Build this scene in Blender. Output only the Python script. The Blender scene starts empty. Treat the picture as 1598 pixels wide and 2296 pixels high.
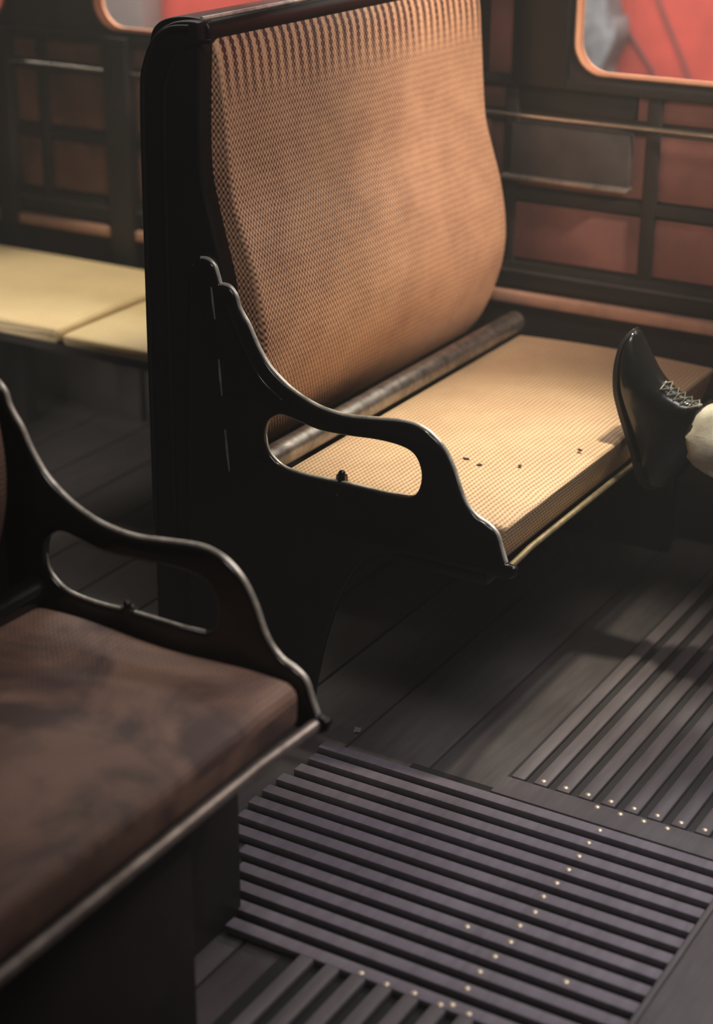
import bpy, bmesh, math, random
from mathutils import Vector, Matrix
random.seed(7)
C = bpy.context.scene.collection
PI = math.pi

# ------------------------------------------------------------------ materials
def new_mat(name):
    m = bpy.data.materials.new(name); m.use_nodes = True
    nt = m.node_tree
    return m, nt, nt.nodes['Principled BSDF']

def simple(name, col, rough=0.5, metal=0.0, spec=0.5, var=0.0, scale=12.0, bump=0.0, bscale=80.0, coat=0.0):
    m, nt, b = new_mat(name)
    b.inputs['Roughness'].default_value = rough
    b.inputs['Metallic'].default_value = metal
    b.inputs['Specular IOR Level'].default_value = spec
    b.inputs['Coat Weight'].default_value = coat
    b.inputs['Coat Roughness'].default_value = 0.15
    b.inputs['Base Color'].default_value = (*col, 1)
    if var or bump:
        tc = nt.nodes.new('ShaderNodeTexCoord')
    if var:
        n = nt.nodes.new('ShaderNodeTexNoise'); n.inputs['Scale'].default_value = scale
        n.inputs['Detail'].default_value = 6; n.inputs['Roughness'].default_value = 0.65
        r = nt.nodes.new('ShaderNodeValToRGB')
        r.color_ramp.elements[0].position = 0.3; r.color_ramp.elements[1].position = 0.7
        r.color_ramp.elements[0].color = (*[c * (1 - var) for c in col], 1)
        r.color_ramp.elements[1].color = (*[c * (1 + var) for c in col], 1)
        nt.links.new(tc.outputs['Object'], n.inputs['Vector'])
        nt.links.new(n.outputs['Fac'], r.inputs['Fac'])
        nt.links.new(r.outputs['Color'], b.inputs['Base Color'])
    if bump:
        n2 = nt.nodes.new('ShaderNodeTexNoise'); n2.inputs['Scale'].default_value = bscale
        n2.inputs['Detail'].default_value = 4
        bp = nt.nodes.new('ShaderNodeBump'); bp.inputs['Strength'].default_value = bump
        bp.inputs['Distance'].default_value = 0.002
        nt.links.new(tc.outputs['Object'], n2.inputs['Vector'])
        nt.links.new(n2.outputs['Fac'], bp.inputs['Height'])
        nt.links.new(bp.outputs['Normal'], b.inputs['Normal'])
    return m

def mth(nt, op, a, b=None):
    n = nt.nodes.new('ShaderNodeMath'); n.operation = op
    for i, v in enumerate((a, b)):
        if v is None: continue
        if isinstance(v, (int, float)): n.inputs[i].default_value = v
        else: nt.links.new(v, n.inputs[i])
    return n.outputs[0]

def weave(name, dark, light, pu, pv, row=0.4, prod=0.6, var=0.25, rib=None, patches=None, bump=0.6, rough=0.55):
    """woven cane: uv in metres; rows along u plus a staggered stitch pattern"""
    m, nt, b = new_mat(name)
    uv = nt.nodes.new('ShaderNodeTexCoord')
    sp = nt.nodes.new('ShaderNodeSeparateXYZ'); nt.links.new(uv.outputs['UV'], sp.inputs[0])
    # slight hand-woven wobble
    nz = nt.nodes.new('ShaderNodeTexNoise'); nz.inputs['Scale'].default_value = 9
    nt.links.new(uv.outputs['UV'], nz.inputs['Vector'])
    wob = mth(nt, 'MULTIPLY', mth(nt, 'SUBTRACT', nz.outputs['Fac'], 0.5), 0.012)
    u = mth(nt, 'ADD', sp.outputs['X'], wob); v = mth(nt, 'ADD', sp.outputs['Y'], wob)
    su = mth(nt, 'SINE', mth(nt, 'MULTIPLY', u, 2 * PI / pu))
    sv = mth(nt, 'SINE', mth(nt, 'MULTIPLY', v, 2 * PI / pv))
    pr = mth(nt, 'MULTIPLY', su, sv)
    h = mth(nt, 'ADD', mth(nt, 'MULTIPLY', pr, prod * 0.5), mth(nt, 'MULTIPLY', sv, row * 0.5))
    if rib:                                   # coarse vertical ribs of the binding near the top edge
        period, v0, v1, amt = rib
        ru = mth(nt, 'SINE', mth(nt, 'MULTIPLY', u, 2 * PI / period))
        mr = nt.nodes.new('ShaderNodeMapRange'); mr.inputs['From Min'].default_value = v0
        mr.inputs['From Max'].default_value = v1; mr.inputs['To Min'].default_value = amt
        mr.inputs['To Max'].default_value = 0.0
        nt.links.new(sp.outputs['Y'], mr.inputs['Value'])
        h = mth(nt, 'ADD', h, mth(nt, 'MULTIPLY', ru, mr.outputs[0]))
    n2 = nt.nodes.new('ShaderNodeTexNoise'); n2.inputs['Scale'].default_value = 7; n2.inputs['Detail'].default_value = 8
    n2.inputs['Roughness'].default_value = 0.7
    nt.links.new(uv.outputs['UV'], n2.inputs['Vector'])
    f = mth(nt, 'ADD', mth(nt, 'ADD', h, 0.5), mth(nt, 'MULTIPLY', mth(nt, 'SUBTRACT', n2.outputs['Fac'], 0.5), var * 2))
    r = nt.nodes.new('ShaderNodeValToRGB')
    r.color_ramp.elements[0].position = 0.05; r.color_ramp.elements[1].position = 0.95
    r.color_ramp.elements[0].color = (*dark, 1); r.color_ramp.elements[1].color = (*light, 1)
    nt.links.new(f, r.inputs['Fac'])
    out = r.outputs['Color']
    if patches:                               # rubbed areas and dappled light painted in, with their own shape
        sc, lo, hi, col, amt = patches
        vo = nt.nodes.new('ShaderNodeTexNoise'); vo.inputs['Scale'].default_value = sc
        vo.inputs['Detail'].default_value = 7; vo.inputs['Roughness'].default_value = 0.65; vo.inputs['Distortion'].default_value = 0.8
        nt.links.new(uv.outputs['UV'], vo.inputs['Vector'])
        mr = nt.nodes.new('ShaderNodeMapRange'); mr.inputs['From Min'].default_value = lo
        mr.inputs['From Max'].default_value = hi; mr.inputs['To Max'].default_value = amt
        nt.links.new(vo.outputs['Fac'], mr.inputs['Value'])
        mx = nt.nodes.new('ShaderNodeMix'); mx.data_type = 'RGBA'
        nt.links.new(mr.outputs[0], mx.inputs['Factor'])
        nt.links.new(out, mx.inputs[6]); mx.inputs[7].default_value = (*col, 1)
        out = mx.outputs[2]
    nt.links.new(out, b.inputs['Base Color'])
    bp = nt.nodes.new('ShaderNodeBump'); bp.inputs['Strength'].default_value = bump
    bp.inputs['Distance'].default_value = 0.0015
    nt.links.new(h, bp.inputs['Height']); nt.links.new(bp.outputs['Normal'], b.inputs['Normal'])
    b.inputs['Roughness'].default_value = rough
    b.inputs['Specular IOR Level'].default_value = 0.3
    return m

def plank_mat(name, col, rough=0.55, var=0.35, bump=0.3, spec=0.4):
    m, nt, b = new_mat(name)
    tc = nt.nodes.new('ShaderNodeTexCoord')
    mp = nt.nodes.new('ShaderNodeMapping'); mp.inputs['Scale'].default_value = (30, 3, 30)
    nt.links.new(tc.outputs['Object'], mp.inputs['Vector'])
    n = nt.nodes.new('ShaderNodeTexNoise'); n.inputs['Scale'].default_value = 2.2; n.inputs['Detail'].default_value = 8
    n.inputs['Roughness'].default_value = 0.7
    nt.links.new(mp.outputs[0], n.inputs['Vector'])
    n3 = nt.nodes.new('ShaderNodeTexNoise'); n3.inputs['Scale'].default_value = 5; n3.inputs['Detail'].default_value = 5
    nt.links.new(tc.outputs['Object'], n3.inputs['Vector'])
    f = mth(nt, 'ADD', mth(nt, 'MULTIPLY', n.outputs['Fac'], 0.6), mth(nt, 'MULTIPLY', n3.outputs['Fac'], 0.4))
    r = nt.nodes.new('ShaderNodeValToRGB')
    r.color_ramp.elements[0].position = 0.35; r.color_ramp.elements[1].position = 0.68
    r.color_ramp.elements[0].color = (*[c * (1 - var) for c in col], 1)
    r.color_ramp.elements[1].color = (*[c * (1 + var) for c in col], 1)
    nt.links.new(f, r.inputs['Fac']); nt.links.new(r.outputs['Color'], b.inputs['Base Color'])
    bp = nt.nodes.new('ShaderNodeBump'); bp.inputs['Strength'].default_value = bump
    bp.inputs['Distance'].default_value = 0.002
    nt.links.new(f, bp.inputs['Height']); nt.links.new(bp.outputs['Normal'], b.inputs['Normal'])
    b.inputs['Roughness'].default_value = rough; b.inputs['Specular IOR Level'].default_value = spec
    return m

M = {}
M['iron']   = simple('black_painted_iron', (0.006, 0.006, 0.0055), 0.17, 0, 0.5, 0.3, 20, 0.08, 60)
M['post']   = simple('black_varnished_post', (0.007, 0.0065, 0.006), 0.4, 0, 0.4, 0.3, 14, 0.1, 40)
M['cane']   = weave('woven_cane_back', (0.10, 0.036, 0.036), (0.92, 0.54, 0.32), 0.0095, 0.0130, 0.15, 0.95, 0.35, rib=(0.0262, 0.0, 0.12, 0.8))
M['caneseat'] = weave('woven_cane_seat', (0.36, 0.19, 0.125), (0.90, 0.68, 0.41), 0.0105, 0.0095, 0.55, 0.5, 0.28)
M['canepale'] = weave('woven_cane_pale', (0.42, 0.29, 0.15), (0.86, 0.70, 0.42), 0.0105, 0.0095, 0.5, 0.5, 0.25)
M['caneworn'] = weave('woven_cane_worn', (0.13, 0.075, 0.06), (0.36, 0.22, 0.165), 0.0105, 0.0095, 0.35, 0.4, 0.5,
                      patches=(4.5, 0.47, 0.62, (0.06, 0.042, 0.045), 0.8))  # dark patches paint dappled sun as well as wear
M['steel']  = simple('worn_steel_tube', (0.30, 0.27, 0.25), 0.38, 0.85, 0.5, 0.55, 30, 0.2, 50)
M['brass']  = simple('worn_brass_strip', (0.62, 0.50, 0.30), 0.35, 0.8, 0.5, 0.35, 40)
M['wornedge'] = simple('iron_edge_rubbed_bare', (0.80, 0.77, 0.68), 0.36, 0.5, 0.5, 0.6, 26)  # pale metal standing in for highlights on dark edges
M['railsteel'] = simple('bright_steel_rail', (0.75, 0.70, 0.60), 0.25, 0.9, 0.5, 0.2, 20)
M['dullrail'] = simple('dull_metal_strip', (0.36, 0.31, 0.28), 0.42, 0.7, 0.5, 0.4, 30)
M['floor']  = plank_mat('floor_planks', (0.078, 0.068, 0.068), 0.5, 0.35)
M['slat']   = plank_mat('slat_wood', (0.20, 0.17, 0.195), 0.6, 0.3)
M['ridge']  = plank_mat('ridge_wood', (0.13, 0.11, 0.115), 0.55, 0.3)
M['matbase'] = simple('slat_mat_base', (0.008, 0.007, 0.007), 0.8)
M['upbase'] = simple('worn_mat_base', (0.028, 0.025, 0.025), 0.7)
M['screw']  = simple('screw_brass', (0.90, 0.74, 0.55), 0.35, 0.5)
M['wall']   = simple('wall_dark_brown', (0.045, 0.032, 0.028), 0.5, 0, 0.4, 0.35, 6, 0.1, 30)
M['panel']  = simple('wall_red_brown_panel', (0.27, 0.12, 0.105), 0.5, 0, 0.4, 0.3, 5, 0.1, 30)
M['panelbrown'] = simple('wall_brown_panel', (0.15, 0.075, 0.06), 0.5, 0, 0.4, 0.5, 7, 0.1, 30)
M['dark']   = simple('dark_wood_trim', (0.022, 0.018, 0.016), 0.55, 0, 0.35, 0.3, 10)
M['ledge']  = simple('ledge_wood', (0.55, 0.31, 0.22), 0.5, 0, 0.4, 0.25, 14)
M['plate']  = simple('grey_wall_plate', (0.07, 0.062, 0.062), 0.5, 0.1, 0.4, 0.3, 12)
M['reveal'] = simple('window_rim_ochre', (0.62, 0.32, 0.19), 0.5, 0, 0.4, 0.15, 10)
M['red']    = simple('red_boarding', (0.62, 0.075, 0.055), 0.6, 0, 0.3, 0.3, 2.2)
M['greyblue'] = simple('grey_blue_weathered', (0.22, 0.22, 0.24), 0.7, 0, 0.3, 0.75, 7)
M['grey']   = simple('grey_weathered', (0.24, 0.19, 0.18), 0.7, 0, 0.3, 0.2, 5)
M['cable']  = simple('cable_dull', (0.20, 0.05, 0.05), 0.6)
M['leather'] = simple('black_leather', (0.010, 0.010, 0.0095), 0.22, 0, 0.6, 0.3, 25, 0.25, 90, coat=0.3)
M['sole']   = simple('sole_leather', (0.014, 0.012, 0.011), 0.45)
M['lace']   = simple('waxed_lace', (0.42, 0.40, 0.33), 0.35)  # grey tone carries the whitish glints on dark laces
M['trouser'] = simple('cream_cloth', (0.80, 0.77, 0.62), 0.85, 0, 0.2, 0.15, 30, 0.3, 200)
M['skin']   = simple('skin', (0.45, 0.25, 0.18), 0.5)
M['crumb']  = simple('dry_crumb', (0.05, 0.028, 0.02), 0.8)
M['paper']  = simple('paper_scrap', (0.40, 0.38, 0.38), 0.8)
mg, nt, b = new_mat('window_glass')
nt.nodes.remove(b)
g1 = nt.nodes.new('ShaderNodeBsdfTransparent'); g1.inputs['Color'].default_value = (0.94, 0.95, 0.95, 1)
g2 = nt.nodes.new('ShaderNodeBsdfGlossy'); g2.inputs['Roughness'].default_value = 0.03
fr = nt.nodes.new('ShaderNodeFresnel'); fr.inputs['IOR'].default_value = 1.2
mxs = nt.nodes.new('ShaderNodeMixShader')
nt.links.new(fr.outputs[0], mxs.inputs[0]); nt.links.new(g1.outputs[0], mxs.inputs[1]); nt.links.new(g2.outputs[0], mxs.inputs[2])
nt.links.new(mxs.outputs[0], [n for n in nt.nodes if n.type == 'OUTPUT_MATERIAL'][0].inputs['Surface'])
M['glass'] = mg

# ------------------------------------------------------------------ helpers
def finish(me, angle=40):
    me.shade_smooth()
    me.set_sharp_from_angle(angle=math.radians(angle))

def obj(name, me, mat, parent=None, angle=40):
    o = bpy.data.objects.new(name, me); C.objects.link(o)
    if mat: me.materials.clear(); me.materials.append(mat)
    finish(me, angle)
    if parent: o.parent = parent; o.matrix_parent_inverse = Matrix.Translation(-parent.matrix_basis.translation)
    return o

def empty(name, loc, label, cat, group=None):
    o = bpy.data.objects.new(name, None); C.objects.link(o); o.location = loc
    o.empty_display_size = 0.1
    o['label'] = label; o['category'] = cat
    if group: o['group'] = group
    return o

def tag(o, label, cat, group=None):
    o['label'] = label; o['category'] = cat
    if group: o['group'] = group
    return o

def struct(o):
    o['kind'] = 'structure'; return o

def bm_mesh(bm, name='m', recalc=True):
    if recalc: bmesh.ops.recalc_face_normals(bm, faces=bm.faces)
    me = bpy.data.meshes.new(name); bm.to_mesh(me); bm.free(); return me

def add_box(bm, x0, x1, y0, y1, z0, z1, bev=0.0):
    r = bmesh.ops.create_cube(bm, size=1.0)
    vs = r['verts']
    bmesh.ops.scale(bm, vec=(x1 - x0, y1 - y0, z1 - z0), verts=vs)
    bmesh.ops.translate(bm, vec=((x0 + x1) / 2, (y0 + y1) / 2, (z0 + z1) / 2), verts=vs)
    if bev:
        es = list({e for v in vs for e in v.link_edges})
        bmesh.ops.bevel(bm, geom=es, offset=bev, segments=2, profile=0.5, affect='EDGES')

def box(name, x0, x1, y0, y1, z0, z1, mat, parent=None, bev=0.002):
    bm = bmesh.new(); add_box(bm, x0, x1, y0, y1, z0, z1, bev)
    return obj(name, bm_mesh(bm, name), mat, parent)

def tube(name, pts, rad, mat, parent=None, res=6, smooth=True):
    cu = bpy.data.curves.new(name, 'CURVE'); cu.dimensions = '3D'; cu.bevel_depth = 1.0; cu.bevel_resolution = res
    cu.use_fill_caps = True
    s = cu.splines.new('POLY'); s.points.add(len(pts) - 1)
    for i, p in enumerate(pts):
        s.points[i].co = (*p, 1); s.points[i].radius = rad[i] if isinstance(rad, (list, tuple)) else rad
    t = bpy.data.objects.new('tmp', cu); C.objects.link(t)
    dg = bpy.context.evaluated_depsgraph_get()
    me = bpy.data.meshes.new_from_object(t.evaluated_get(dg))
    bpy.data.objects.remove(t); bpy.data.curves.remove(cu)
    return obj(name, me, mat, parent)

def catmull(pts, n=6, closed=False):
    """pts: (a,b) or (a,b,'c') where 'c' keeps a corner"""
    out = []; N = len(pts)
    rng = range(N) if closed else range(N - 1)
    for i in rng:
        p1, p2 = pts[i], pts[(i + 1) % N]
        p0 = pts[(i - 1) % N] if (closed or i > 0) else p1
        p3 = pts[(i + 2) % N] if (closed or i + 2 < N) else p2
        if len(p1) > 2: p0 = p1
        if len(p2) > 2: p3 = p2
        if len(p1) > 2 and len(p2) > 2:
            out.append((p1[0], p1[1])); continue
        for k in range(n):
            t = k / n; q = []
            for c in (0, 1):
                a, b_, c_, d = p0[c], p1[c], p2[c], p3[c]
                q.append(0.5 * (2 * b_ + (c_ - a) * t + (2 * a - 5 * b_ + 4 * c_ - d) * t * t + (3 * b_ - a - 3 * c_ + d) * t ** 3))
            out.append(tuple(q))
    if not closed: out.append((pts[-1][0], pts[-1][1]))
    return out

def plate(name, outline, holes, y0, y1, mat, parent=None, bev=0.003, angle=35, ymap=lambda y: y):
    """flat plate cut from an x-z outline, with real thickness from y0 to y1 and rounded edges"""
    cu = bpy.data.curves.new(name, 'CURVE'); cu.dimensions = '2D'; cu.fill_mode = 'BOTH'
    th = abs(y1 - y0) / 2
    cu.extrude = th - bev; cu.bevel_depth = bev; cu.bevel_resolution = 2; cu.offset = -bev
    for ol in [outline] + holes:
        s = cu.splines.new('POLY'); s.points.add(len(ol) - 1); s.use_cyclic_u = True
        for i, p in enumerate(ol): s.points[i].co = (p[0], p[1], 0, 1)
    t = bpy.data.objects.new('tmp', cu); C.objects.link(t)
    dg = bpy.context.evaluated_depsgraph_get()
    me = bpy.data.meshes.new_from_object(t.evaluated_get(dg))
    bpy.data.objects.remove(t); bpy.data.curves.remove(cu)
    ym = (y0 + y1) / 2
    for v in me.vertices:
        a, b_, c_ = v.co; v.co = (a, ymap(ym - c_), b_)
    bm = bmesh.new(); bm.from_mesh(me); bpy.data.meshes.remove(me)
    bmesh.ops.remove_doubles(bm, verts=bm.verts, dist=1e-5)
    return obj(name, bm_mesh(bm, name), mat, parent, angle)

def roundrect(x0, x1, z0, z1, r, n=8):
    out = []
    for cx, cz, a0 in ((x1 - r, z1 - r, 0), (x0 + r, z1 - r, PI / 2), (x0 + r, z0 + r, PI), (x1 - r, z0 + r, 1.5 * PI)):
        for k in range(n + 1):
            a = a0 + k / n * PI / 2
            out.append((cx + r * math.cos(a), cz + r * math.sin(a)))
    return out

def loft_y(name, profile, y0, y1, r, ny, mat, parent=None, crown=None, angle=50, ymap=lambda y: y):
    """closed x-z profile swept along y, ends rounded by radius r; uv in metres; crown(x,y,z)->dx,dz"""
    xs = [p[0] for p in profile]; zs = [p[1] for p in profile]
    cx, cz = (min(xs) + max(xs)) / 2, (min(zs) + max(zs)) / 2; w, h = max(xs) - min(xs), max(zs) - min(zs)
    arc = [0.0]
    n = len(profile)
    for i in range(n):
        a, b_ = profile[i], profile[(i + 1) % n]; arc.append(arc[-1] + math.hypot(a[0] - b_[0], a[1] - b_[1]))
    ys = []
    for k in range(7):
        a = k / 6 * PI / 2; ys.append((y0 + r * (1 - math.cos(a)), r * (1 - math.sin(a))))
    for k in range(1, ny): ys.append((y0 + r + (y1 - y0 - 2 * r) * k / ny, 0.0))
    for k in range(7):
        a = k / 6 * PI / 2; ys.append((y1 - r * (1 - math.sin(a)), r * (1 - math.cos(a))))
    bm = bmesh.new(); uvl = bm.loops.layers.uv.new('UVMap')
    rows = []
    for y, ins in ys:
        row = []
        for x, z in profile:
            X = cx + (x - cx) * (w - 2 * ins) / w; Zz = cz + (z - cz) * (h - 2 * ins) / h
            if crown:
                dx, dz = crown(X, y, Zz); X += dx; Zz += dz
            row.append(bm.verts.new((X, ymap(y), Zz)))
        rows.append(row)
    for j in range(len(rows) - 1):
        for i in range(n):
            i2 = (i + 1) % n
            f = bm.faces.new((rows[j][i], rows[j][i2], rows[j + 1][i2], rows[j + 1][i]))
            for l, (yy, aa) in zip(f.loops, ((ys[j][0], arc[i]), (ys[j][0], arc[i + 1]), (ys[j + 1][0], arc[i + 1]), (ys[j + 1][0], arc[i]))):
                l[uvl].uv = (yy, aa)
    for row in (rows[0], rows[-1]):
        f = bm.faces.new(row)
        for l in f.loops: l[uvl].uv = (l.vert.co.x, l.vert.co.z)
    return obj(name, bm_mesh(bm, name), mat, parent, angle)

def loft_rings(name, rings, mat, parent=None, angle=60):
    bm = bmesh.new(); rows = [[bm.verts.new(p) for p in r] for r in rings]; n = len(rings[0])
    for j in range(len(rows) - 1):
        for i in range(n):
            bm.faces.new((rows[j][i], rows[j][(i + 1) % n], rows[j + 1][(i + 1) % n], rows[j + 1][i]))
    bm.faces.new(rows[0]); bm.faces.new(rows[-1])
    return obj(name, bm_mesh(bm, name), mat, parent, angle)

# ------------------------------------------------------------------ camera
R = ((0.859, -0.203, 0.469), (0.511, 0.334, -0.792), (0.005, 0.921, 0.391))
Yv = Vector((0.0, 0.0, 0.0))
f_, cx_, cy_ = 3937.0, 799.0, 1148.0
def rv(x, y): return Vector(((x - cx_) / f_, -(y - cy_) / f_, -1)).normalized()
ax_y = rv(3340, -510); ax_x = -rv(-6400, -560); ax_x = (ax_x - ax_y * ax_x.dot(ax_y)).normalized(); ax_z = ax_x.cross(ax_y)
rot = Matrix((ax_x, ax_y, ax_z)).to_4x4()
cam = bpy.data.cameras.new('camera'); camo = bpy.data.objects.new('camera', cam); C.objects.link(camo)
camo.matrix_world = Matrix.Translation((0, 0, 1.65)) @ rot
cam.sensor_fit = 'VERTICAL'; cam.sensor_height = 36.0; cam.lens = f_ / 2296 * 36
cam.clip_start = 0.05; cam.clip_end = 60
cam.dof.use_dof = True; cam.dof.focus_distance = 3.12; cam.dof.aperture_fstop = 1.9
bpy.context.scene.camera = camo

# ------------------------------------------------------------------ the floor
bm = bmesh.new()
x = -1.102 - 0.167 * 18
while x < 1.0:
    add_box(bm, x + 0.0025, x + 0.1645, 0.5, 3.62, -0.022, 0.0, 0.0025)
    x += 0.167
add_box(bm, -4.2, 1.2, 0.5, 3.62, -0.05, -0.022)
struct(obj('floor', bm_mesh(bm), M['floor']))

# ------------------------------------------------------------------ slatted floor mats
def mat_frame(name, loc, label): return empty(name, loc, label, 'floor mat', 'slatted wooden floor mats')
PITCH = 0.0437
aisle = mat_frame('slatted_floor_mat', (-1.05, 2.1, 0), 'dark wooden slat mat whose slats run lengthwise down the aisle between the two benches')
box('mat_base', -1.30, -0.683, 1.838, 2.40, 0.0005, 0.004, M['matbase'], aisle, 0.001)
SH = 0.018
def screw_mesh():
    bm = bmesh.new()
    bmesh.ops.create_uvsphere(bm, u_segments=12, v_segments=6, radius=0.0055)
    bmesh.ops.scale(bm, vec=(1, 1, 0.45), verts=bm.verts)
    return bm_mesh(bm)
SC = screw_mesh(); SC.materials.append(M['screw']); finish(SC)
def screw(x, y, z, parent):
    o = bpy.data.objects.new('screw', SC); C.objects.link(o); o.location = (x, y, z)
    o.parent = parent; o.matrix_parent_inverse = Matrix.Translation(-parent.matrix_basis.translation)
for k in range(13):
    yc = 2.345 - PITCH * k + 0.006
    x0 = -1.47 + random.uniform(0, 0.02)
    if yc < 2.03: x0 = -1.40 + (2.0 - yc) * 0.55
    x1 = -0.688
    box('slat', x0, x1, yc - 0.0125, yc + 0.0125, 0.004, SH, M['slat'], aisle, 0.002)
    screw(-0.915 + random.uniform(-0.004, 0.004), yc, SH, aisle)
for xx, yy in ((-0.985, 2.0), (-0.80, 1.955)): screw(xx, [2.351 - PITCH * k for k in range(13)][min(range(13), key=lambda k: abs(2.351 - PITCH * k - yy))], SH, aisle)
box('end_board', -0.688, -0.678, 1.838, 2.40, 0.0005, SH, M['ridge'], aisle, 0.002)

up = mat_frame('slatted_floor_mat', (-0.8, 2.9, 0), 'dark wooden ridged mat with slats running crosswise beside the main bench front')
box('mat_base', -1.135, -0.3, 2.372, 3.55, 0.0005, 0.004, M['upbase'], up, 0.001)
box('header_board', -1.135, -0.3, 2.378, 2.437, 0.004, SH - 0.007, M['ridge'], up, 0.002)
for k in range(19):
    xc = -1.112 + 0.0425 * k
    box('slat', xc - 0.0135, xc + 0.0135, 2.440, 3.55, 0.004, SH - 0.006, M['ridge'], up, 0.005)
    if 1 <= k <= 8: screw(xc + 0.002, 2.452, SH - 0.006, up)
    if k in (5, 6, 7, 4): screw(xc - 0.012, 2.425, SH - 0.007, up)

lo = mat_frame('slatted_floor_mat', (-0.95, 1.5, 0), 'dark greenish slat mat with crosswise slats in the bottom corner beyond the aisle slats')
box('mat_base', -1.20, -0.683, 1.10, 1.835, 0.0005, 0.004, M['matbase'], lo, 0.001)
for k in range(11):
    xc = -1.156 + 0.0445 * k
    box('slat', xc - 0.0125, xc + 0.0125, 1.12, 1.832, 0.004, SH - 0.001, M['ridge'], lo, 0.003)
    if 2 <= k <= 6: screw(xc, 1.822 - 0.003 * (k % 2), SH - 0.001, lo)
struct(box('trim_1', -0.676, -0.42, 0.6, 2.372, 0.0, 0.022, M['ridge'], None, 0.004))   # threshold board across the aisle end

# ------------------------------------------------------------------ the far wall
WY = 3.62; WT = 0.034
wins = [(-4.25, -3.222), (-2.926, -1.895), (-1.597, -0.565), (-0.27, 0.75)]
z0w, z1w, rw = 1.030, 1.72, 0.072
holes = [roundrect(a, b_, z0w, z1w, rw) for a, b_ in wins]
wall = struct(plate('wall_far', [(-4.6, -0.05), (1.2, -0.05), (1.2, 2.3), (-4.6, 2.3)], holes, WY, WY + WT, M['wall'], None, 0.002))
for i, (a, b_) in enumerate(wins):
    w = struct(bpy.data.objects.new('window_%d' % (i + 1), None)); C.objects.link(w); w.location = ((a + b_) / 2, WY, z0w)
    plate('window_frame', roundrect(a, b_, z0w, z1w, rw), [roundrect(a + 0.006, b_ - 0.006, z0w + 0.006, z1w - 0.006, rw - 0.006)], WY - 0.004, WY + WT + 0.002, M['reveal'], w, 0.002)
    plate('pane', roundrect(a + 0.004, b_ - 0.004, z0w + 0.004, z1w - 0.004, rw - 0.004), [], WY + 0.022, WY + 0.026, M['glass'], w, 0.0005)
# wainscot panels, battens and mouldings
def pan(x0, x1, z0, z1, m, t=0.006):
    o = box('panel', x0, x1, WY - t, WY + 0.001, z0, z1, m, wall, 0.002); return o
vb = [-4.2, -3.225, -3.10, -2.33, -1.735, -1.395, -0.70, 0.05, 1.0]       # vertical battens
rows_z = [(0.605, 0.735), (0.775, 0.915), (0.945, 0.995)]
for i in range(len(vb) - 1):
    for (za, zb) in rows_z:
        a, b_ = vb[i] + 0.013, vb[i + 1] - 0.013
        if vb[i] == -1.735 and za > 0.9:
            pan(a, -1.440, za, zb, M['dark']); a = -1.436
        pan(a, b_, za, zb, M['panel'] if a > -1.9 else M['panelbrown'])
pan(-1.80, -1.735, 1.01, 1.7, M['panel'])
for j, xx in enumerate(vb[:-1]):
    struct(box('trim_%d' % (2 + j), xx - 0.016, xx + 0.016, WY - 0.016, WY, 0.57, 1.0, M['dark'], None, 0.003))
n_ = 2 + len(vb)
struct(box('trim_%d' % n_, -4.6, 1.2, WY - 0.014, WY, 0.742, 0.768, M['dark'], None, 0.003)); n_ += 1
struct(box('trim_%d' % n_, -4.6, 1.2, WY - 0.022, WY, 0.998, 1.020, M['dark'], None, 0.004)); n_ += 1
struct(box('trim_%d' % n_, -4.6, 1.2, WY - 0.020, WY, 0.540, 0.598, M['dark'], None, 0.006)); n_ += 1
struct(box('trim_%d' % n_, -4.6, 1.2, WY - 0.026, WY, 0.572, 0.580, M['plate'], None, 0.002)); n_ += 1
struct(box('trim_%d' % n_, -4.6, 1.2, WY - 0.034, WY, 0.500, 0.528, M['ledge'], None, 0.005)); n_ += 1
struct(box('trim_%d' % n_, -2.875, -2.800, WY - 0.045, WY, 0.0, 1.02, M['dark'], None, 0.005)); n_ += 1
struct(box('trim_%d' % n_, -3.255, -3.195, WY - 0.045, WY, 0.0, 1.02, M['dark'], None, 0.005)); n_ += 1
struct(box('trim_%d' % n_, -1.733, -1.603, WY - 0.030, WY, 1.0, 1.9, M['post'], None, 0.005)); n_ += 1
struct(box('baseboard_far', -4.6, 1.2, WY - 0.018, WY, 0.0, 0.14, M['dark'], None, 0.004))
# low grey patch built on the wall in place of a reflection
pl = empty('wall_cover_plate', (-1.59, WY, 0.8), 'grey metal cover plate with a pale lower lip on the wall below the rail', 'wall plate')
box('plate', -1.728, -1.442, WY - 0.028, WY - 0.004, 0.800, 0.918, M['plate'], pl, 0.003)  # grey box standing in for the reflection on the wall
box('lip', -1.745, -1.437, WY - 0.045, WY - 0.004, 0.792, 0.802, M['dullrail'], pl, 0.003)
# guard rail under the windows
gr = empty('guard_rail', (-1.7, WY - 0.03, 0.935), 'thin bright metal rail fixed along the far wall below the windows', 'rail')
tube('rail', [(-4.5, WY - 0.03, 0.935), (1.1, WY - 0.03, 0.935)], 0.0045, M['railsteel'], gr)
for xx in (-3.9, -2.36, -1.05, 0.3):
    tube('bracket', [(xx, WY - 0.03, 0.935), (xx, WY, 0.935)], 0.006, M['dullrail'], gr)

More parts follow.
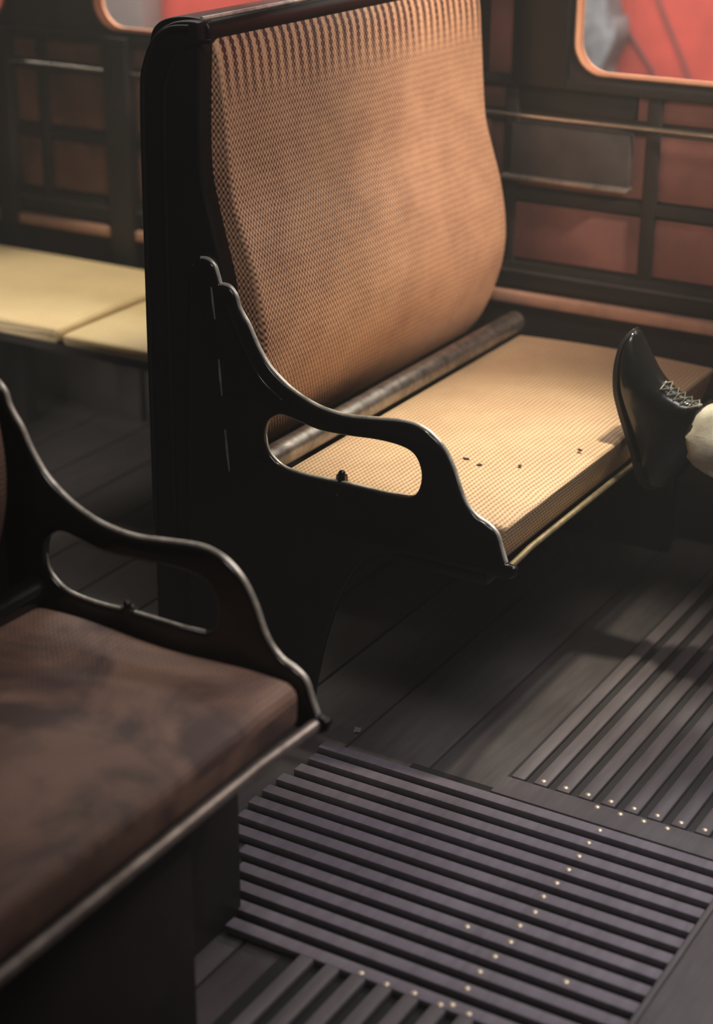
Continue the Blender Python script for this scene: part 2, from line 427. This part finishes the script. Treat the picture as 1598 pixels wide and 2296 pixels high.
# ------------------------------------------------------------------ outside the windows
boarding = tag(box('boarding', -9, 2.5, 5.5, 5.56, -0.4, 2.2, M['red'], None, 0.004), 'tall red painted boarding outside, filling the view through the windows', 'boarding')
tag(plate('pillar', catmull([(-2.46, -0.4, 'c'), (-2.29, -0.4, 'c'), (-2.262, 0.62), (-2.268, 0.745), (-2.248, 0.80), (-2.226, 0.86), (-2.235, 0.92), (-2.262, 0.97), (-2.27, 2.1, 'c'), (-2.46, 2.1, 'c')], 5, True), [], 5.36, 5.48, M['greyblue'], None, 0.004),
    'mottled blue-grey pillar outside at the corner of the right-hand window', 'pillar', 'pillars outside the windows')
tag(box('pillar', -4.46, -4.106, 5.36, 5.48, -0.4, 2.1, M['grey'], None, 0.004), 'plain grey pillar outside, seen through the window left of the main bench', 'pillar', 'pillars outside the windows')
for pts in ([(-2.30, 5.494, 1.02), (-2.245, 5.494, 0.875), (-2.14, 5.494, 0.74), (-2.1, 5.494, 0.5)],
            [(-2.29, 5.494, 1.3), (-2.20, 5.494, 1.1), (-2.13, 5.494, 0.95), (-2.02, 5.494, 0.74), (-1.95, 5.494, 0.5)]):
    tube('cable', pts, 0.006, M['cable'], boarding)

# ------------------------------------------------------------------ benches
post_ol = catmull([(-1.925, 0.0, 'c'), (-1.919, 0.55), (-1.913, 0.9), (-1.909, 1.13), (-1.900, 1.185), (-1.876, 1.226), (-1.842, 1.247), (-1.81, 1.253), (-1.782, 1.252, 'c'),
                   (-1.780, 1.21, 'c'), (-1.786, 1.09), (-1.786, 1.0), (-1.775, 0.94), (-1.760, 0.88), (-1.74, 0.80), (-1.73, 0.70, 'c'), (-1.73, 0.0, 'c')], 6, True)
rim_ol = [(-1.916, 0.3), (-1.909, 0.9), (-1.904, 1.12), (-1.894, 1.178), (-1.872, 1.217), (-1.84, 1.238), (-1.80, 1.243)]
arm_ol = catmull([(-1.835, 0.0, 'c'), (-1.825, 0.5), (-1.808, 0.80), (-1.800, 0.835), (-1.787, 0.847), (-1.771, 0.847), (-1.758, 0.838), (-1.751, 0.820), (-1.746, 0.806), (-1.738, 0.806), (-1.725, 0.803),
                  (-1.713, 0.789), (-1.708, 0.772), (-1.699, 0.757), (-1.686, 0.738), (-1.670, 0.706), (-1.647, 0.673), (-1.620, 0.650), (-1.591, 0.632), (-1.55, 0.616), (-1.51, 0.609), (-1.472, 0.608),
                  (-1.42, 0.614), (-1.37, 0.619), (-1.34, 0.616), (-1.313, 0.604), (-1.288, 0.580), (-1.270, 0.547), (-1.258, 0.515), (-1.245, 0.492), (-1.225, 0.474), (-1.202, 0.464), (-1.186, 0.450), (-1.177, 0.425),
                  (-1.168, 0.402), (-1.150, 0.398), (-1.146, 0.388), (-1.152, 0.378), (-1.18, 0.372), (-1.30, 0.374), (-1.385, 0.370), (-1.44, 0.345), (-1.49, 0.27), (-1.53, 0.15), (-1.56, 0.0, 'c')], 4, True)
hole_ol = catmull([(-1.655, 0.540), (-1.648, 0.566), (-1.630, 0.582), (-1.61, 0.586), (-1.575, 0.579), (-1.536, 0.572), (-1.48, 0.573), (-1.418, 0.577), (-1.37, 0.574), (-1.345, 0.562), (-1.333, 0.534), (-1.337, 0.503), (-1.354, 0.485),
                   (-1.40, 0.481), (-1.45, 0.481), (-1.499, 0.481), (-1.56, 0.479), (-1.612, 0.484), (-1.638, 0.498), (-1.652, 0.516)], 5, True)
back_prof = catmull([(-1.776, 1.222, 'c'), (-1.766, 1.19), (-1.757, 1.10), (-1.743, 0.955), (-1.725, 0.89), (-1.699, 0.811), (-1.682, 0.72), (-1.684, 0.64), (-1.706, 0.56), (-1.738, 0.49), (-1.775, 0.445, 'c'),
                     (-1.87, 0.445, 'c'), (-1.895, 0.9), (-1.895, 1.222, 'c')], 6, True)
arm_edge = catmull([(-1.787, 0.847), (-1.771, 0.847), (-1.758, 0.838), (-1.751, 0.820), (-1.746, 0.806), (-1.738, 0.806), (-1.725, 0.803),
                  (-1.713, 0.789), (-1.708, 0.772), (-1.699, 0.757), (-1.686, 0.738), (-1.670, 0.706), (-1.647, 0.673), (-1.620, 0.650), (-1.591, 0.632), (-1.55, 0.616), (-1.51, 0.609), (-1.472, 0.608),
                  (-1.42, 0.614), (-1.37, 0.619), (-1.34, 0.616), (-1.313, 0.604), (-1.288, 0.580), (-1.270, 0.547), (-1.258, 0.515), (-1.245, 0.492), (-1.225, 0.474), (-1.202, 0.464), (-1.186, 0.450), (-1.177, 0.425), (-1.168, 0.402)], 4)
loop_edge = catmull([(-1.655, 0.540), (-1.652, 0.516), (-1.638, 0.498), (-1.612, 0.484), (-1.56, 0.479), (-1.499, 0.481), (-1.45, 0.481), (-1.40, 0.481), (-1.36, 0.484)], 5)
MIR = 4.34
def bench(loc, mirrored, label, seat_mat, rail_mat, back_mat, y_end, puffy, bar_mat):
    ym = (lambda y: MIR - y) if mirrored else (lambda y: y)
    t = empty('bench', loc, label, 'bench', 'twin caned benches across the aisle')
    plate('end_post', post_ol, [], 2.478, 2.522, M['post'], t, 0.006, ymap=ym)
    plate('armrest', arm_ol, [hole_ol], 2.466, 2.482, M['iron'], t, 0.005, ymap=ym)
    tube('post_moulding', [(a, ym(2.477), c) for a, c in catmull(rim_ol, 6)], 0.005, M['post'], t)
    tube('post_moulding', [(a + 0.045 + 0.0 * c, ym(2.477), c - 0.02) for a, c in catmull(rim_ol, 6)], 0.004, M['post'], t)
    tube('worn_edge', [(a, ym(2.474), c) for a, c in arm_edge], 0.0042, M['wornedge'], t)  # pale tube added to draw the rim highlight along the arm
    tube('worn_edge', [(a, ym(2.474), c) for a, c in loop_edge], [0.0008 + 0.0024 * math.sin(PI * i / (len(loop_edge) - 1)) ** 0.5 if 0 < i < len(loop_edge) - 1 else 0.0008 for i in range(len(loop_edge))], M['wornedge'], t)  # same painted highlight on the lower rim of the loop
    for za, zb, xa, xb in ((0.800, 0.742, -1.762, -1.756), (0.668, 0.600, -1.750, -1.745), (0.535, 0.455, -1.740, -1.733)):  # three short pale beads drawn as light streaks
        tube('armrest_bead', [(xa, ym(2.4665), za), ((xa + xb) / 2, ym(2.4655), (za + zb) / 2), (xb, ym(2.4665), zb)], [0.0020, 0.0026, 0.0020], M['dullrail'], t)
    tube('armrest_bead', [(a - 0.014, ym(2.466), c - 0.018) for a, c in catmull([(-1.713, 0.786), (-1.688, 0.733), (-1.649, 0.668), (-1.60, 0.632)], 6)], 0.003, M['iron'], t)
    # bolt standing up on the lower bar of the armrest loop
    bm = bmesh.new()
    r = bmesh.ops.create_cone(bm, cap_ends=True, segments=6, radius1=0.011, radius2=0.010, depth=0.012); bmesh.ops.translate(bm, vec=(0, 0, 0.006), verts=r['verts'])
    r = bmesh.ops.create_uvsphere(bm, u_segments=10, v_segments=6, radius=0.007); bmesh.ops.translate(bm, vec=(0, 0, 0.014), verts=r['verts'])
    bmesh.ops.translate(bm, vec=(-1.499, ym(2.48), 0.480), verts=bm.verts)
    obj('bolt', bm_mesh(bm), M['iron'], t)
    bm = bmesh.new()
    r = bmesh.ops.create_uvsphere(bm, u_segments=10, v_segments=6, radius=0.006); bmesh.ops.scale(bm, vec=(1, .5, 1), verts=r['verts'])
    bmesh.ops.translate(bm, vec=(-1.502, ym(2.464), 0.455), verts=bm.verts)
    obj('bolt', bm_mesh(bm), M['iron'], t)
    # backrest and its top rail
    loft_y('backrest', back_prof, 2.515, y_end - 0.04, 0.012, 16, back_mat, t, ymap=ym)
    rp = catmull([(-1.905, 1.205, 'c'), (-1.895, 1.232), (-1.870, 1.250), (-1.83, 1.257), (-1.79, 1.254), (-1.777, 1.245), (-1.774, 1.230), (-1.778, 1.216, 'c')], 5, True)
    rail = loft_y('top_rail', rp, 2.50, y_end - 0.03, 0.006, 4, M['post'], t, ymap=ym)
    tube('rail_bead', [(-1.79, ym(2.50), 1.2555), (-1.79, ym(y_end - 0.035), 1.2555)], 0.004, M['wornedge'], t)  # pale line added as the highlight along the top rail
    # steel tube between seat and back
    tube('back_bar', [(-1.672, ym(2.485 + k * (y_end - 2.485) / 12), 0.476) for k in range(13)], 0.025, bar_mat, t)
    # cushion
    if puffy:
        pp = roundrect(-1.665, -1.180, 0.385, 0.458, 0.022, 6)
        def cr(x, y, z):
            u = (x + 1.66) / 0.47; v = (y - 2.50) / (y_end - 2.50)
            k = 1 if z > 0.42 else 0
            return 0, k * (0.010 * math.sin(PI * max(0, min(1, u))) * math.sin(PI * max(0, min(1, v))) + 0.006 * (1 - u) + 0.004 * math.sin(9 * u + 7 * v))
        r = 0.030
    else:
        pp = [(a - (0.020 * (0.45 - b_) / 0.07 if a > -1.3 else 0), b_) for a, b_ in roundrect(-1.655, -1.184, 0.366, 0.450, 0.006, 4)]
        def cr(x, y, z):
            u = (x + 1.655) / 0.465
            return 0, (0.006 * math.sin(PI * max(0, min(1, u))) if z > 0.42 else 0)
        r = 0.010
    # resample the profile so the crown bends smoothly
    prof = []
    for i in range(len(pp)):
        a, b_ = pp[i], pp[(i + 1) % len(pp)]; L = math.hypot(a[0] - b_[0], a[1] - b_[1]); m_ = max(1, int(L / 0.03))
        for k in range(m_): prof.append((a[0] + (b_[0] - a[0]) * k / m_, a[1] + (b_[1] - a[1]) * k / m_))
    loft_y('seat_cushion', prof, 2.506 if not puffy else 2.488, 3.53, r, 24, seat_mat, t, cr, ymap=ym)
    # seat frame under the cushion, front strip and the far leg
    bm = bmesh.new(); ya, yb = sorted((ym(2.50), ym(3.52)))
    add_box(bm, -1.65, -1.215, ya, yb, 0.335, 0.370, 0.004)
    obj('seat_frame', bm_mesh(bm), M['iron'], t)
    tube('front_strip', [(-1.166, ym(2.468), 0.388), (-1.172, ym(2.52), 0.384), (-1.182, ym(2.6), 0.378), (-1.184, ym(3.52), 0.374)], 0.006 if not puffy else 0.0095, rail_mat, t)
    if puffy:
        ya, yb = sorted((ym(2.47), ym(y_end)))
        box('heater_box', -1.90, -1.31, ya, yb, 0.0, 0.35, M['dark'], t, 0.006)  # dark box added to keep the space under the seat black
    if puffy:
        ya, yb = sorted((ym(2.72), ym(y_end)))
        box('front_panel', -1.34, -1.215, ya, yb, 0.0, 0.34, M['dark'], t, 0.006)  # dark panel added to blacken the shaded corner below the rail
    bm = bmesh.new(); ya, yb = sorted((ym(y_end - 0.03), ym(y_end)))
    add_box(bm, -1.90, -1.25, ya, yb, 0.0, 0.37, 0.005); add_box(bm, -1.90, -1.78, ya, yb, 0.36, 1.20, 0.005)
    obj('end_panel', bm_mesh(bm), M['iron'], t)
    return t
bench((-1.65, 3.0, 0), False, 'sunlit caned bench with tall tan woven back and a shoe on its seat edge', M['caneseat'], M['brass'], M['cane'], 3.535, False, M['steel'])
bench((-1.65, 1.4, 0), True, 'shadowed bench nearest the camera with a worn brown cushion and dark looped armrest', M['caneworn'], M['dullrail'], M['caneworn'], 3.53, True, M['iron'])  # darker back and black bar paint in the shade on this side

# long bench along the wall behind
lb = empty('wall_bench', (-2.6, 3.25, 0), 'pale yellow caned bench seat behind the main bench, in two cushions', 'bench')
def wb_prof():
    pp = roundrect(2.985, 3.505, 0.418, 0.450, 0.010, 4); prof = []
    for i in range(len(pp)):
        a, b_ = pp[i], pp[(i + 1) % len(pp)]; L = math.hypot(a[0] - b_[0], a[1] - b_[1]); m_ = max(1, int(L / 0.03))
        for k in range(m_): prof.append((a[0] + (b_[0] - a[0]) * k / m_, a[1] + (b_[1] - a[1]) * k / m_))
    return prof
def wall_cushion(x0, x1, dz):
    # profile lies in y-z and is swept along x: build along y, then swap axes
    o = loft_y('seat_cushion', wb_prof(), x0, x1, 0.015, 14, M['canepale'], lb,
               lambda a, y, z: (0, (0.010 * math.sin(PI * (a - 2.985) / 0.55) * (0.35 + 0.65 * math.sin(PI * max(0, min(1, (y - x0) / (x1 - x0))))) + dz) if z > 0.43 else 0))
    for v in o.data.vertices: v.co = (v.co.y, v.co.x, v.co.z)
    o.data.flip_normals()
wall_cushion(-3.45, -2.570, 0.007); wall_cushion(-2.562, -1.99, -0.004)
box('seat_frame', -3.44, -2.0, 3.02, 3.52, 0.385, 0.419, M['dark'], lb, 0.004)
for xx, yy in ((-3.075, 3.42), (-2.05, 3.1), (-2.05, 3.45), (-3.42, 3.1)):
    box('leg', xx - 0.024, xx + 0.024, yy - 0.024, yy + 0.024, 0.0, 0.39, M['dark'], lb, 0.003)

# ------------------------------------------------------------------ person: one leg with the shoe against the seat edge
SY = 3.035
def ring(S, U, w, n=24, e=2.3):
    S = Vector((S[0], 0, S[1])); U = Vector((U[0], 0, U[1])); m_ = (S + U) / 2; a = (U - S) / 2
    out = []
    for k in range(n):
        t = 2 * PI * k / n; c, s = math.cos(t), math.sin(t)
        ee = e if c > 0 else 4.5
        cc = math.copysign(abs(c) ** (2 / ee), c); ss = math.copysign(abs(s) ** (2 / ee), s)
        # wider near the sole
        ww = w * (1.0 - 0.22 * cc)
        p = m_ + a * cc; out.append((p.x, SY + ww * ss, p.z))
    return out
def tube_rings(path, n=24):
    out = []
    for (x, y, z, ry, rz, tilt) in path:
        r = []
        for k in range(n):
            t = 2 * PI * k / n
            a, c = ry * math.cos(t), rz * math.sin(t)
            r.append((x - c * math.sin(tilt), y + a, z + c * math.cos(tilt)))
        out.append(r)
    return out
person_body = loft_rings('person', tube_rings([(-1.10, SY, 0.46, 0.02, 0.02, 0), (-1.03, SY, 0.478, 0.03, 0.036, 0.1), (-0.9, SY, 0.50, 0.042, 0.046, .15), (-0.75, SY, 0.53, 0.052, 0.055, .2), (-0.62, SY, 0.56, 0.05, 0.055, .1), (-0.56, SY, 0.565, 0.055, 0.06, 0), (-0.4, SY, 0.55, 0.07, 0.072, -.1), (-0.2, SY, 0.53, 0.08, 0.08, -.1)]), M['skin'])
tag(person_body, 'person with one foot in a black lace-up shoe propped on the bench edge', 'person')
tr = tube_rings([(-1.050, SY, 0.470, 0.030, 0.040, 0.05), (-1.044, SY, 0.472, 0.040, 0.052, 0.05), (-1.025, SY, 0.478, 0.050, 0.064, 0.05), (-1.00, SY, 0.480, 0.056, 0.072, .08), (-0.95, SY, 0.49, 0.058, 0.073, .12), (-0.85, SY, 0.51, 0.062, 0.075, .18), (-0.7, SY, 0.54, 0.068, 0.078, .18), (-0.58, SY, 0.562, 0.07, 0.08, .0), (-0.4, SY, 0.555, 0.082, 0.088, -.1), (-0.18, SY, 0.535, 0.09, 0.095, -.1)])
for j, r in enumerate(tr):            # soft folds
    for k in range(len(r)):
        x_, y_, z_ = r[k]; d_ = 0.005 * math.sin(k * 1.55 + 0.4 * j) + 0.003 * math.sin(k * 3.1 + j); r[k] = (x_ + d_ * (1.6 if j < 4 else 0.3), y_ + (y_ - SY) * d_ * 22, z_ + (z_ - 0.475) * d_ * 22)
loft_rings('trouser_leg', tr, M['trouser'], person_body)
st = [  # sole contour, upper contour, half width: toe to heel
    ((-1.1870, 0.6675), (-1.1840, 0.6690), 0.006),
    ((-1.1925, 0.6580), (-1.1740, 0.6620), 0.020),
    ((-1.2000, 0.6390), (-1.1660, 0.6480), 0.031),
    ((-1.2030, 0.6010), (-1.1480, 0.6190), 0.042),
    ((-1.1990, 0.5570), (-1.1240, 0.5850), 0.047),
    ((-1.1900, 0.5200), (-1.0950, 0.5620), 0.044),
    ((-1.1810, 0.4900), (-1.0650, 0.5490), 0.040),
    ((-1.1690, 0.4560), (-1.0350, 0.5370), 0.037),
    ((-1.1560, 0.4200), (-1.0300, 0.4800), 0.036),
    ((-1.1460, 0.3850), (-1.0480, 0.4250), 0.034),
    ((-1.1300, 0.3630), (-1.0750, 0.3830), 0.026),
    ((-1.1150, 0.3560), (-1.0950, 0.3660), 0.012)]
def inset(S, U, d):
    S, U = Vector(S), Vector(U); L = (U - S).length
    return tuple(S + (U - S) * min(0.4, d / L))
shoe = loft_rings('shoe', [ring(inset(S, U, 0.007), U, w) for S, U, w in st], M['leather'], person_body)
def sole_ring(S, U, w, th, grow):
    S2 = Vector(S); d = (Vector(U) - S2).normalized(); T = S2 + d * th
    ww = w * 1.06 + grow
    pts = []
    for a in range(6): pts.append((S2.x, SY - ww + 2 * ww * a / 5, S2.y))
    for a in range(6): pts.append((T.x, SY + ww - 2 * ww * a / 5, T.y))
    return pts
def smooth_st(st, n=4):
    a = catmull([s[0] for s in st], n); b_ = catmull([s[1] for s in st], n); w = catmull([(s[2], 0) for s in st], n)
    return [(a[i], b_[i], w[i][0]) for i in range(len(a))]
ss = smooth_st(st)
shoe_me = shoe.data
new = loft_rings('shoe', [ring(inset(S, U, 0.007), U, w) for S, U, w in ss], M['leather'], person_body)
bpy.data.objects.remove(shoe); shoe = new; shoe.name = 'shoe'
loft_rings('sole', [sole_ring(S, U, w, 0.009, 0.003) for S, U, w in ss[1:-1]], M['sole'], shoe, 30)
loft_rings('heel', [sole_ring(S, U, w * 0.96, 0.016, 0.002) for S, U, w in ss[33:-2]], M['sole'], shoe, 30)
# laces zigzag over the instep, plus the stitched edges
def top_pt(t, off):
    i = t * (len(ss) - 1); k = min(int(i), len(ss) - 2); f2 = i - k
    S = Vector(ss[k][0]).lerp(Vector(ss[k + 1][0]), f2); U = Vector(ss[k][1]).lerp(Vector(ss[k + 1][1]), f2)
    w = ss[k][2] * (1 - f2) + ss[k + 1][2] * f2
    # point on the upper surface at lateral fraction off (-1..1)
    s_ = abs(off); e = 2.3
    c_ = (1 - s_ ** e) ** (1 / e)
    m_ = (S + U) / 2; a = (U - S) / 2
    p = m_ + a * c_; ww = w * (1 - 0.22 * c_)
    n_ = a.normalized() * 0.002
    return (p.x + n_.x, SY + ww * off, p.y + n_.y)
lp = []
for k in range(11):
    t = 0.40 + 0.022 * k
    lp.append(top_pt(t, -0.72 if k % 2 else -0.15))
def lift(p): return (p[0] + 0.002, p[1] - 0.003, p[2] + 0.002)
tube('lace', [lift(p) for p in lp], 0.0022, M['lace'], shoe)
lp2 = []
for k in range(11):
    t = 0.40 + 0.022 * k
    lp2.append(top_pt(t, 0.5 if k % 2 else -0.4))
tube('lace', [lift(p) for p in lp2], 0.0022, M['lace'], shoe)

# ------------------------------------------------------------------ small litter
for k, (xx, yy, lbl) in enumerate(((-1.387, 2.745, 'dark crumb on the caned seat nearest the armrest'), (-1.352, 2.731, 'dark crumb on the caned seat, second from the armrest'),
                       (-1.286, 2.766, 'dark crumb in the middle of the lit seat, third from the armrest'), (-1.224, 2.899, 'dark crumb on the lit seat closest to the shoe'))):
    bm = bmesh.new(); bmesh.ops.create_icosphere(bm, subdivisions=2, radius=0.0045)
    for v in bm.verts:
        v.co = Vector((v.co.x * (1.5 + 0.4 * math.sin(k + 3)), v.co.y * 0.8, v.co.z * 0.4)) * random.uniform(0.8, 1.2)
    o = obj('crumb', bm_mesh(bm), M['crumb']); o.location = (xx, yy, 0.457); o.rotation_euler = (0, 0, k * 0.9)
    tag(o, lbl, 'crumb', 'crumbs on the seat')
def scrap(x0, y0, w, l, rz, lbl):
    bm = bmesh.new()
    g = [[bm.verts.new((w * (i / 3 - .5), l * (j / 4 - .5) * (1 - 0.2 * i / 3), 0.0015 + 0.003 * abs(math.sin(i * 1.3 + j)))) for j in range(5)] for i in range(4)]
    for i in range(3):
        for j in range(4): bm.faces.new((g[i][j], g[i + 1][j], g[i + 1][j + 1], g[i][j + 1]))
    bmesh.ops.solidify(bm, geom=bm.faces[:], thickness=0.0008)
    o = obj('paper_scrap', bm_mesh(bm), M['paper']); o.location = (x0, y0, 0.001); o.rotation_euler = (0, 0, rz)
    tag(o, lbl, 'paper', 'paper scraps on the floor')
scrap(-1.445, 2.448, 0.012, 0.02, 0.4, 'tiny pale paper scrap on the floor by the end of the foreground bench rail')

# ------------------------------------------------------------------ lights
W = bpy.data.worlds.new('World'); bpy.context.scene.world = W; W.use_nodes = True
bg = W.node_tree.nodes['Background']; bg.inputs[0].default_value = (0.75, 0.8, 1.0, 1); bg.inputs[1].default_value = 0.03
vsn = W.node_tree.nodes.new('ShaderNodeVolumeScatter')          # faint haze added to lift the blacks like a veil of glare
vsn.inputs['Density'].default_value = 0.03; vsn.inputs['Color'].default_value = (0.95, 0.93, 0.88, 1); vsn.inputs['Anisotropy'].default_value = 0.2
W.node_tree.links.new(vsn.outputs[0], W.node_tree.nodes['World Output'].inputs['Volume'])
def aim(o, tgt):
    d = Vector(tgt) - o.location; o.rotation_euler = d.to_track_quat('-Z', 'Y').to_euler()
def spot(name, loc, tgt, power, size, blend, col, rad):
    l = bpy.data.lights.new(name, 'SPOT'); l.energy = power; l.spot_size = math.radians(size); l.spot_blend = blend; l.color = col; l.shadow_soft_size = rad
    o = bpy.data.objects.new(name, l); C.objects.link(o); o.location = loc; aim(o, tgt); return o
def area(name, loc, tgt, power, sx, sy, col):
    l = bpy.data.lights.new(name, 'AREA'); l.shape = 'RECTANGLE'; l.energy = power; l.size = sx; l.size_y = sy; l.color = col
    o = bpy.data.objects.new(name, l); C.objects.link(o); o.location = loc; aim(o, tgt); return o
WARM = (1.0, 0.80, 0.52)
spot('seat_light', (-0.92, 3.15, 2.9), (-1.34, 2.84, 0.45), 360, 25, 1.0, (1.0, 0.88, 0.66), 0.08)  # unseen spot added in place of sun on the main seat
spot('back_light', (0.5, 3.1, 2.3), (-1.72, 3.44, 0.87), 360, 26, 1.0, (1.0, 0.80, 0.63), 0.10)  # second unseen spot, added to brighten the backrest
spot('wall_bench_light', (-2.2, 3.0, 2.9), (-2.75, 3.22, 0.45), 250, 24, 0.8, (1.0, 0.89, 0.66), 0.06)  # unseen spot added to brighten the wall bench cushions
spot('low_daylight', (-2.6, 1.0, 1.2), (-2.75, 3.35, 0.02), 260, 15, 0.9, (1.0, 0.92, 0.85), 0.1)  # narrow spot added to lift the floor beneath the wall bench
spot('aisle_light', (0.2, 2.9, 2.5), (-0.82, 2.25, 0.0), 130, 35, 1.0, (0.92, 0.88, 1.0), 0.35)  # added spot making a soft pool on the slats, no fixture there
spot('near_seat_light', (-0.1, 2.9, 2.3), (-1.24, 1.74, 0.44), 42, 16, 1.0, (1.0, 0.82, 0.68), 0.1)  # mild spot added for the aisle end of the near cushion
area('wall_daylight', (-0.4, 1.6, 2.6), (-1.3, 3.6, 0.8), 19, 0.9, 0.5, (1.0, 0.92, 0.88))  # fill lamp added inside the car to raise the far wall
area('street_daylight', (-2.6, 4.2, 2.9), (-2.8, 5.5, 0.8), 235, 4.5, 1.0, (1.0, 0.93, 0.85))
area('window_skylight', (-1.6, 4.3, 2.1), (-1.6, 2.6, 0.8), 60, 3.6, 0.16, (1.0, 0.95, 0.82))  # narrow lamp added outside the windows for pale rim highlights

vs = bpy.context.scene.view_settings
vs.view_transform = 'Standard'; vs.look = 'None'; vs.exposure = 0; vs.gamma = 1; vs.use_curve_mapping = False
